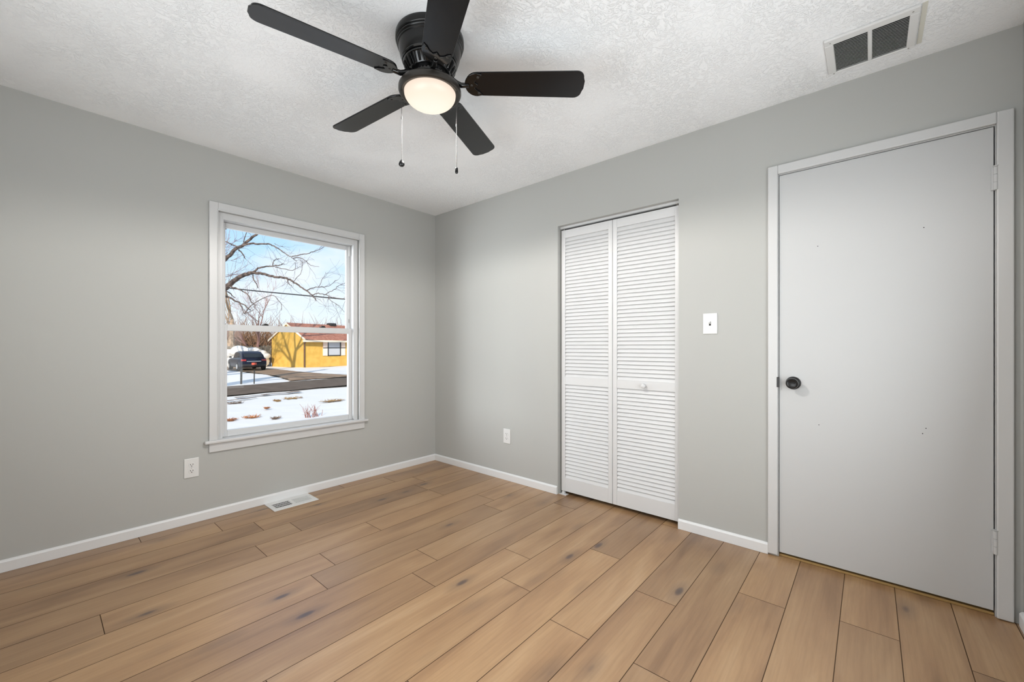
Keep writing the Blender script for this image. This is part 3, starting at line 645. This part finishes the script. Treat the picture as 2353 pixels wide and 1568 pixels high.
for s_, ya in ((1, -ov), (-1, HD + ov)):
    P = [(-0.09, ya, HH - ov * sl - .06), (-0.06, ya, HH - ov * sl - .06), (-0.06, HD / 2, HH + rise - .04), (-0.09, HD / 2, HH + rise - .04)]
    v = [b.bm.verts.new(Vector(p)) for p in P] + [b.bm.verts.new(Vector(p) + Vector((0, 0, .15))) for p in P]
    for q in ((0, 1, 2, 3), (4, 5, 6, 7), (0, 1, 5, 4), (1, 2, 6, 5), (2, 3, 7, 6), (3, 0, 4, 7)): b.bm.faces.new([v[i] for i in q])
b.build('rake_board', CREAM, hs)
MB().tube([(0.05, -ov, HH - .12), (0.05, -.1, HH - .38), (0.05, -.06, HH - .5), (0.05, -.06, 0.05)], 0.05, 8).build('downspout', mat('dark_downspout', (0.10, 0.05, 0.03), .6, .3), hs)
wx = 2.15; wz0, wz1 = 0.92, 2.08
wn = MB().box(wx - .08, wx + 1.16, -.06, -.001, wz0 - .07, wz0).box(wx - .08, wx + 1.16, -.06, -.001, wz1, wz1 + .07).box(wx - .08, wx, -.06, -.001, wz0, wz1).box(wx + 1.08, wx + 1.16, -.06, -.001, wz0, wz1).box(wx, wx + 1.08, -.05, -.001, (wz0 + wz1) / 2 - .03, (wz0 + wz1) / 2 + .03).build('house_window', BLKM, hs)
MB().box(wx, wx + 1.08, -.035, -.002, wz0, wz1).build('pane', HPANE, wn)
for x in (wx - .50, wx + 1.18):
    sh = MB().box(x, x + .40, -.07, -.001, wz0 - .04, wz1 + .04).build('shutter', SHUT, hs)
    MB().box(x - .02, x + .42, -.08, -.07, (wz0 + wz1) / 2 - .03, (wz0 + wz1) / 2 + .03).build('batten', BLKM, sh)
# board fence between the house and the woods
fe = MB()
p0, p1 = Vector((5.5, 35.6)), Vector((10.2, 33.9)); n = 34
for i in range(n):
    q = p0.lerp(p1, i / n); h = random.uniform(1.55, 1.75)
    fe.box(-.065, .065, -.015, .015, 0, h, M=Matrix.Translation((q.x, q.y, GZ)) @ Matrix.Rotation(R(-20), 4, 'Z'))
fo = fe.build('board_fence', FENCE); tag(fo, 'weathered grey board fence beside the yellow house', 'fence')
rl = MB()
for hz in (0.4, 1.25):
    rl.tube([(p0.x, p0.y + .06, GZ + hz), (p1.x, p1.y + .06, GZ + hz)], 0.04, 4)
rl.build('fence_rail', FENCE, fo)
# snow heap on brush behind the car, and a bin
b = MB()
for i in range(22):
    u = i / 21; b.ball(Vector((6.7 + 2.5 * u, 32.9 - .2 * u + random.uniform(-.2, .2), GZ + 0.95 + 0.35 * math.sin(math.pi * (0.1 + .9 * u)) + random.uniform(-.1, .1))), random.uniform(.28, .42), 10, (1.3, 1, .75))
for i in range(18): b.ball(Vector((6.7 + 2.5 * random.random(), 33.0, GZ + 0.45)), random.uniform(.4, .6), 8)
tag(b.build('snow_heap', SNOW, None, 0, 'all'), 'lumpy white snow heap behind the dark car', 'snow heap')
# ------------------------------------------------------------------ parked car, seen from behind
car = empty('car', (6.66, 26.75, GZ + 0.055)); car.scale = (0.85, 0.85, 0.85); car.rotation_euler = (0, 0, R(86 - 90)); tag(car, 'dark navy hatchback parked on the driveway, seen from behind', 'car')
# local: x across, y forward from the tail, z up
def loft(mb, secs, mi=0):    # sections: list of closed rings of points
    rings = [[mb.bm.verts.new(p) for p in s] for s in secs]
    for a, b_ in zip(rings, rings[1:]):
        for i in range(len(a)): j = (i + 1) % len(a); mb.bm.faces.new((a[i], a[j], b_[j], b_[i]))
    mb.bm.faces.new(rings[0][::-1]); mb.bm.faces.new(rings[-1])
def ring(y, w, z0, z1, k=0.16, n=5):
    pts = []
    for cx, cz, a0 in ((w - k, z1 - k, 0), (-w + k, z1 - k, 90), (-w + k, z0 + k, 180), (w - k, z0 + k, 270)):
        for i in range(n): a = R(a0 + 90 * i / (n - 1)); pts.append(Vector((cx + k * math.cos(a), y, cz + k * math.sin(a))))
    return pts
b = MB(); loft(b, [ring(0.0, .78, .34, .84), ring(0.06, .86, .28, .92), ring(.30, .91, .22, .97), ring(1.0, .92, .20, .96), ring(2.4, .92, .20, .94), ring(3.4, .91, .20, .92), ring(4.1, .87, .22, .84), ring(4.38, .76, .26, .72), ring(4.45, .66, .32, .62)])
body = b.build('car_body', CARP, car, 0, True)
b = MB(); loft(b, [ring(0.18, .76, .86, .98, .05), ring(0.42, .74, .86, 1.24, .12), ring(.85, .72, .86, 1.43, .14), ring(1.7, .72, .86, 1.47, .14), ring(2.4, .71, .86, 1.43, .14), ring(3.05, .70, .86, 1.10, .1), ring(3.3, .70, .86, .93, .03)])
b.build('car_cabin', CARP, car, 0, True)
Mg = Matrix.Translation((0, .27, 1.10)) @ Matrix.Rotation(R(-38), 4, 'X')
MB().box(-.60, .60, -.035, -.012, -.15, .21, M=Mg).build('rear_window', CARG, car, 0.02)
for sx in (-1, 1):
    MB().prism([(.95, .98), (2.9, .98), (2.35, 1.34), (1.05, 1.36)], .70, .745, M=Matrix(((0, 0, sx, 0), (1, 0, 0, 0), (0, 1, 0, 0), (0, 0, 0, 1)))).build('side_window', CARG, car)
    MB().box(sx * .50 if sx > 0 else -.84, .84 if sx > 0 else -.50, -.015, .10, .72, .86).build('tail_light', REDL, car, 0.03)
    for yy in (.78, 3.45):
        wh = MB().tube([(sx * .70, yy, .31), (sx * .94, yy, .31)], .31, 28).build('wheel', TYRE, car, 0.03)
        MB().tube([(sx * .935, yy, .31), (sx * .955, yy, .31)], .20, 16).build('hub_cap', CHROME, wh)
    MB().box(sx * .92 if sx > 0 else -1.08, 1.08 if sx > 0 else -.92, 2.55, 2.68, .93, 1.06).build('wing_mirror', CARP, car, 0.03)
MB().box(-.48, .48, -.03, .05, .68, .73).build('chrome_bar', CHROME, car, 0.01)
MB().box(-.82, .82, -.05, .12, .30, .50).build('bumper', mat('bumper_plastic', (.02, .02, .022), .5, .3), car, 0.05)
MB().box(-.17, .17, -.065, -.045, .42, .60).build('number_plate', REDP, car, 0.01)
# ------------------------------------------------------------------ trees
def grow(mb, p, d, L, r, lev, rng, bend=0.22, kids=3, up=0.05, ratio=0.62, minr=0.006):
    n = 5; pts = [p.copy()]; rad = [r]; dirs = []
    for i in range(n):
        d = (d + Vector((rng.uniform(-bend, bend), rng.uniform(-bend, bend), rng.uniform(-bend, bend) + up))).normalized()
        pts.append(pts[-1] + d * L / n); rad.append(max(minr * .6, r * (1 - 0.62 * (i + 1) / n))); dirs.append(d.copy())
    mb.tube(pts, rad, 7 if r > .06 else (5 if r > .02 else 3), False)
    if lev <= 0: return
    for k in range(kids):
        i = rng.randint(1, n) if k else n
        dd = (dirs[min(i, n) - 1] + Vector((rng.uniform(-1, 1), rng.uniform(-1, 1), rng.uniform(-.55, .75))) * 0.8).normalized()
        grow(mb, pts[i], dd, L * rng.uniform(.5, .85) * (ratio / .62), max(minr, rad[i] * rng.uniform(.55, .85)), lev - 1, rng, bend, kids, up, ratio, minr)
def bez(pts, n=5):        # smooth a traced polyline (Catmull-Rom)
    P = [pts[0]] + list(pts) + [pts[-1]]; out = []
    for i in range(1, len(P) - 2):
        a, b_, c_, d_ = P[i - 1], P[i], P[i + 1], P[i + 2]
        for k in range(n):
            t = k / n
            out.append(0.5 * ((2 * b_) + (c_ - a) * t + (2 * a - 5 * b_ + 4 * c_ - d_) * t * t + (3 * b_ - a - 3 * c_ + d_) * t ** 3))
    out.append(P[-2]); return out
rng = random.Random(5)
oak = empty('large_tree', (0, 0, 0)); tag(oak, 'large bare tree reaching crooked grey limbs across the upper window pane', 'tree')
ob = MB(); tw = MB()
TD = 14.0
trunk_px = [(395, 905), (398, 840), (405, 760), (412, 680), (425, 600), (440, 520), (450, 430)]
tp = bez([at(x, y, TD) for x, y in trunk_px]); oak.location = at(395, 905, TD)
ob.tube(tp, [0.42 - 0.20 * i / (len(tp) - 1) for i in range(len(tp))], 12)
q = lambda X, Y, dp: at(500 + X * .1658, 500 + Y * .1658, dp)
LIMBS = [ # traced limbs: crop coords, start radius px, end radius px, depth start, depth end
 ([(-440, 1100), (-200, 830), (0, 660), (140, 550), (250, 440), (340, 390), (450, 300), (560, 225), (700, 120)], 6.0, 2.2, 14.0, 12.6),
 ([(330, 395), (440, 360), (560, 365), (700, 365), (780, 395), (900, 470), (1010, 545), (1090, 605)], 2.6, 0.7, 12.9, 11.8),
 ([(1025, 535), (1200, 510), (1330, 475), (1420, 435), (1510, 385)], 1.2, 0.5, 11.9, 11.5),
 ([(1055, 560), (1150, 560), (1220, 600), (1290, 660), (1410, 685)], 1.1, 0.4, 11.8, 11.2),
 ([(60, 320), (150, 345), (200, 380), (290, 410)], 1.2, 1.6, 13.4, 13.1),
 ([(295, 445), (350, 510), (385, 575)], 1.8, 0.9, 13.1, 13.3),
 ([(365, 350), (382, 260), (400, 190), (410, 120)], 1.1, 0.6, 12.9, 12.9),
 ([(-420, 1500), (-250, 1250), (0, 1060), (140, 955), (220, 890), (330, 810), (440, 775), (515, 755)], 8.0, 4.0, 14.0, 12.8),
 ([(500, 760), (555, 705), (640, 685), (770, 670), (860, 660), (920, 640)], 2.4, 0.8, 12.8, 12.2),
 ([(768, 668), (775, 620), (800, 585), (850, 575)], 1.1, 0.5, 12.4, 12.3),
 ([(790, 685), (900, 712), (1045, 728), (1085, 690), (1075, 630)], 1.0, 0.4, 12.4, 12.0),
 ([(505, 765), (620, 780), (700, 800), (790, 822), (900, 832), (980, 855), (1060, 900), (1150, 960), (1250, 1030), (1320, 1090), (1360, 1150)], 3.6, 1.2, 12.8, 11.4),
 ([(1310, 1075), (1400, 1052), (1500, 1072), (1580, 1105), (1740, 1125), (1900, 1160)], 1.2, 0.5, 11.6, 11.0),
 ([(1490, 1072), (1560, 1030), (1640, 985), (1670, 945), (1740, 920), (1850, 880)], 0.9, 0.4, 11.4, 11.1),
 ([(1250, 1005), (1330, 972), (1480, 962), (1560, 940), (1650, 865)], 1.2, 0.4, 11.7, 11.3),
 ([(1055, 885), (1150, 780), (1165, 700), (1182, 610)], 0.7, 0.3, 12.0, 11.8),
 ([(1400, 965), (1450, 850), (1485, 810), (1500, 760)], 0.7, 0.3, 11.6, 11.4),
 ([(1540, 1100), (1560, 1150), (1650, 1200), (1760, 1310)], 0.8, 0.4, 11.4, 11.2),
 ([(970, 860), (990, 920), (1025, 950)], 1.1, 0.7, 12.0, 11.9),
 ([(-300, 1000), (0, 1060), (150, 1105), (250, 1160), (350, 1200), (465, 1290)], 3.2, 1.0, 14.2, 13.2),
 ([(150, 960), (220, 970), (330, 1010), (430, 1080), (470, 1170), (525, 1225)], 1.7, 0.9, 13.4, 13.0),
 ([(310, 1195), (340, 1260), (380, 1335), (500, 1280)], 1.3, 0.7, 13.4, 13.0),
 ([(380, 1330), (440, 1240), (540, 1170), (650, 1110), (760, 1080), (830, 1130), (885, 1210), (880, 1290)], 1.1, 0.5, 13.2, 12.4),
 ([(-60, 970), (150, 1040), (200, 1080), (245, 1115)], 1.6, 0.8, 14.0, 13.6),
 ([(490, 800), (500, 860), (540, 920), (565, 980)], 1.6, 0.8, 12.9, 12.9),
 ([(785, 360), (840, 390), (900, 405)], 0.6, 0.3, 12.4, 12.3)]
for pts, ra, rb, da, db in LIMBS:
    n = len(pts); P = bez([q(x, y, da + (db - da) * i / (n - 1)) for i, (x, y) in enumerate(pts)], 4)
    m = len(P)
    P = [p + Vector((rng.uniform(-.012, .012), rng.uniform(-.02, .02), rng.uniform(-.012, .012))) for p in P]
    ob.tube(P, [(ra + (rb - ra) * i / (m - 1)) * (da + (db - da) * i / (m - 1)) / FPX * 0.92 for i in range(m)], 7, True)
    for k in range(int(1 + m * 0.22)):
        i = rng.randint(m // 3, m - 1); t = (P[i] - P[i - 1]).normalized()
        dd = (t * .8 + Vector((rng.uniform(-.8, .8), rng.uniform(-.8, .8), rng.uniform(-.7, .7)))).normalized()
        grow(tw, P[i], dd, rng.uniform(.25, .7), 0.005, 1, rng, .35, 2, 0.0, .62, .0025)
o = ob.build('limbs', BARK); o.parent = oak; o.matrix_parent_inverse = Matrix.Translation(-oak.location)
o = tag(tw.build('twigs', BARK), kind='stuff'); o.parent = oak; o.matrix_parent_inverse = Matrix.Translation(-oak.location)
# reddish twiggy tree behind it; its shadow falls on the yellow house
def tree(name, base, h, r, lev, m, seed, label, lean=(0, 0, 1), kids=3, bend=.2, minr=.008):
    rg = random.Random(seed); mb = MB(); grow(mb, Vector((0, 0, -0.1)), Vector(lean).normalized(), h, r, lev, rg, bend, kids, .06, .62, minr)
    o = mb.build(name, m); o.location = base; tag(o, label, 'tree', 'bare trees across the street'); return o
g_at = lambda px, dp: Vector((at(px, 800, dp).x, at(px, 800, dp).y, GZ))
tree('bare_tree', g_at(500, 24), 4.6, .26, 5, BARKP, 3, 'reddish twiggy bare tree at the left edge of the window view', (-.05, 0, 1), 4, .25, .010)
tree('bare_tree', g_at(594, 37.5), 3.4, .17, 4, BARKP, 8, 'slim pinkish bare tree standing up behind the car', (0, 0, 1), 4, .18, .010)
tree('bare_tree', g_at(531, 34), 4.0, .34, 3, BARKT, 21, 'tan forked trunk at the left edge beside the car', (.06, 0, 1), 3, .12, .012)
tree('bare_tree', g_at(425, 20), 7.0, .36, 4, BARK, 31, 'dark bare tree off to the left casting shadows on the yellow house', (.25, .1, 1), 4, .22, .02)
# brown woods along the horizon
rg = random.Random(9); b = MB()
for i in range(9500):
    x = rg.uniform(-25, 55); y = rg.uniform(40, 62) + 0.1 * x; h = rg.triangular(1.8, 6.2, 3.2); p = Vector((x, y, GZ))
    pts = [p]; d = Vector((rg.uniform(-.25, .25), rg.uniform(-.2, .2), 1)).normalized()
    for k in range(3): d = (d + Vector((rg.uniform(-.5, .5), rg.uniform(-.3, .3), rg.uniform(-.05, .1)))).normalized(); pts.append(pts[-1] + d * h / 3)
    b.tube(pts, [.062, .052, .030, .006], 3, False)
tag(b.build('treeline_brush', BRUSH), 'dense brown leafless woods along the horizon', 'woods', kind='stuff')
# power line
P = [q(x, y, dp) for x, y, dp in ((-700, 880, 19.5), (-200, 940, 19.2), (370, 1002, 18.8), (700, 1035, 18.4), (1050, 1067, 18), (1350, 1095, 17.7), (1735, 1130, 17.3), (2400, 1170, 16.8))]
tag(MB().tube(bez(P), 0.024, 6).build('street_cable', BLKM), 'black overhead cable crossing the sky behind the branches', 'cable')
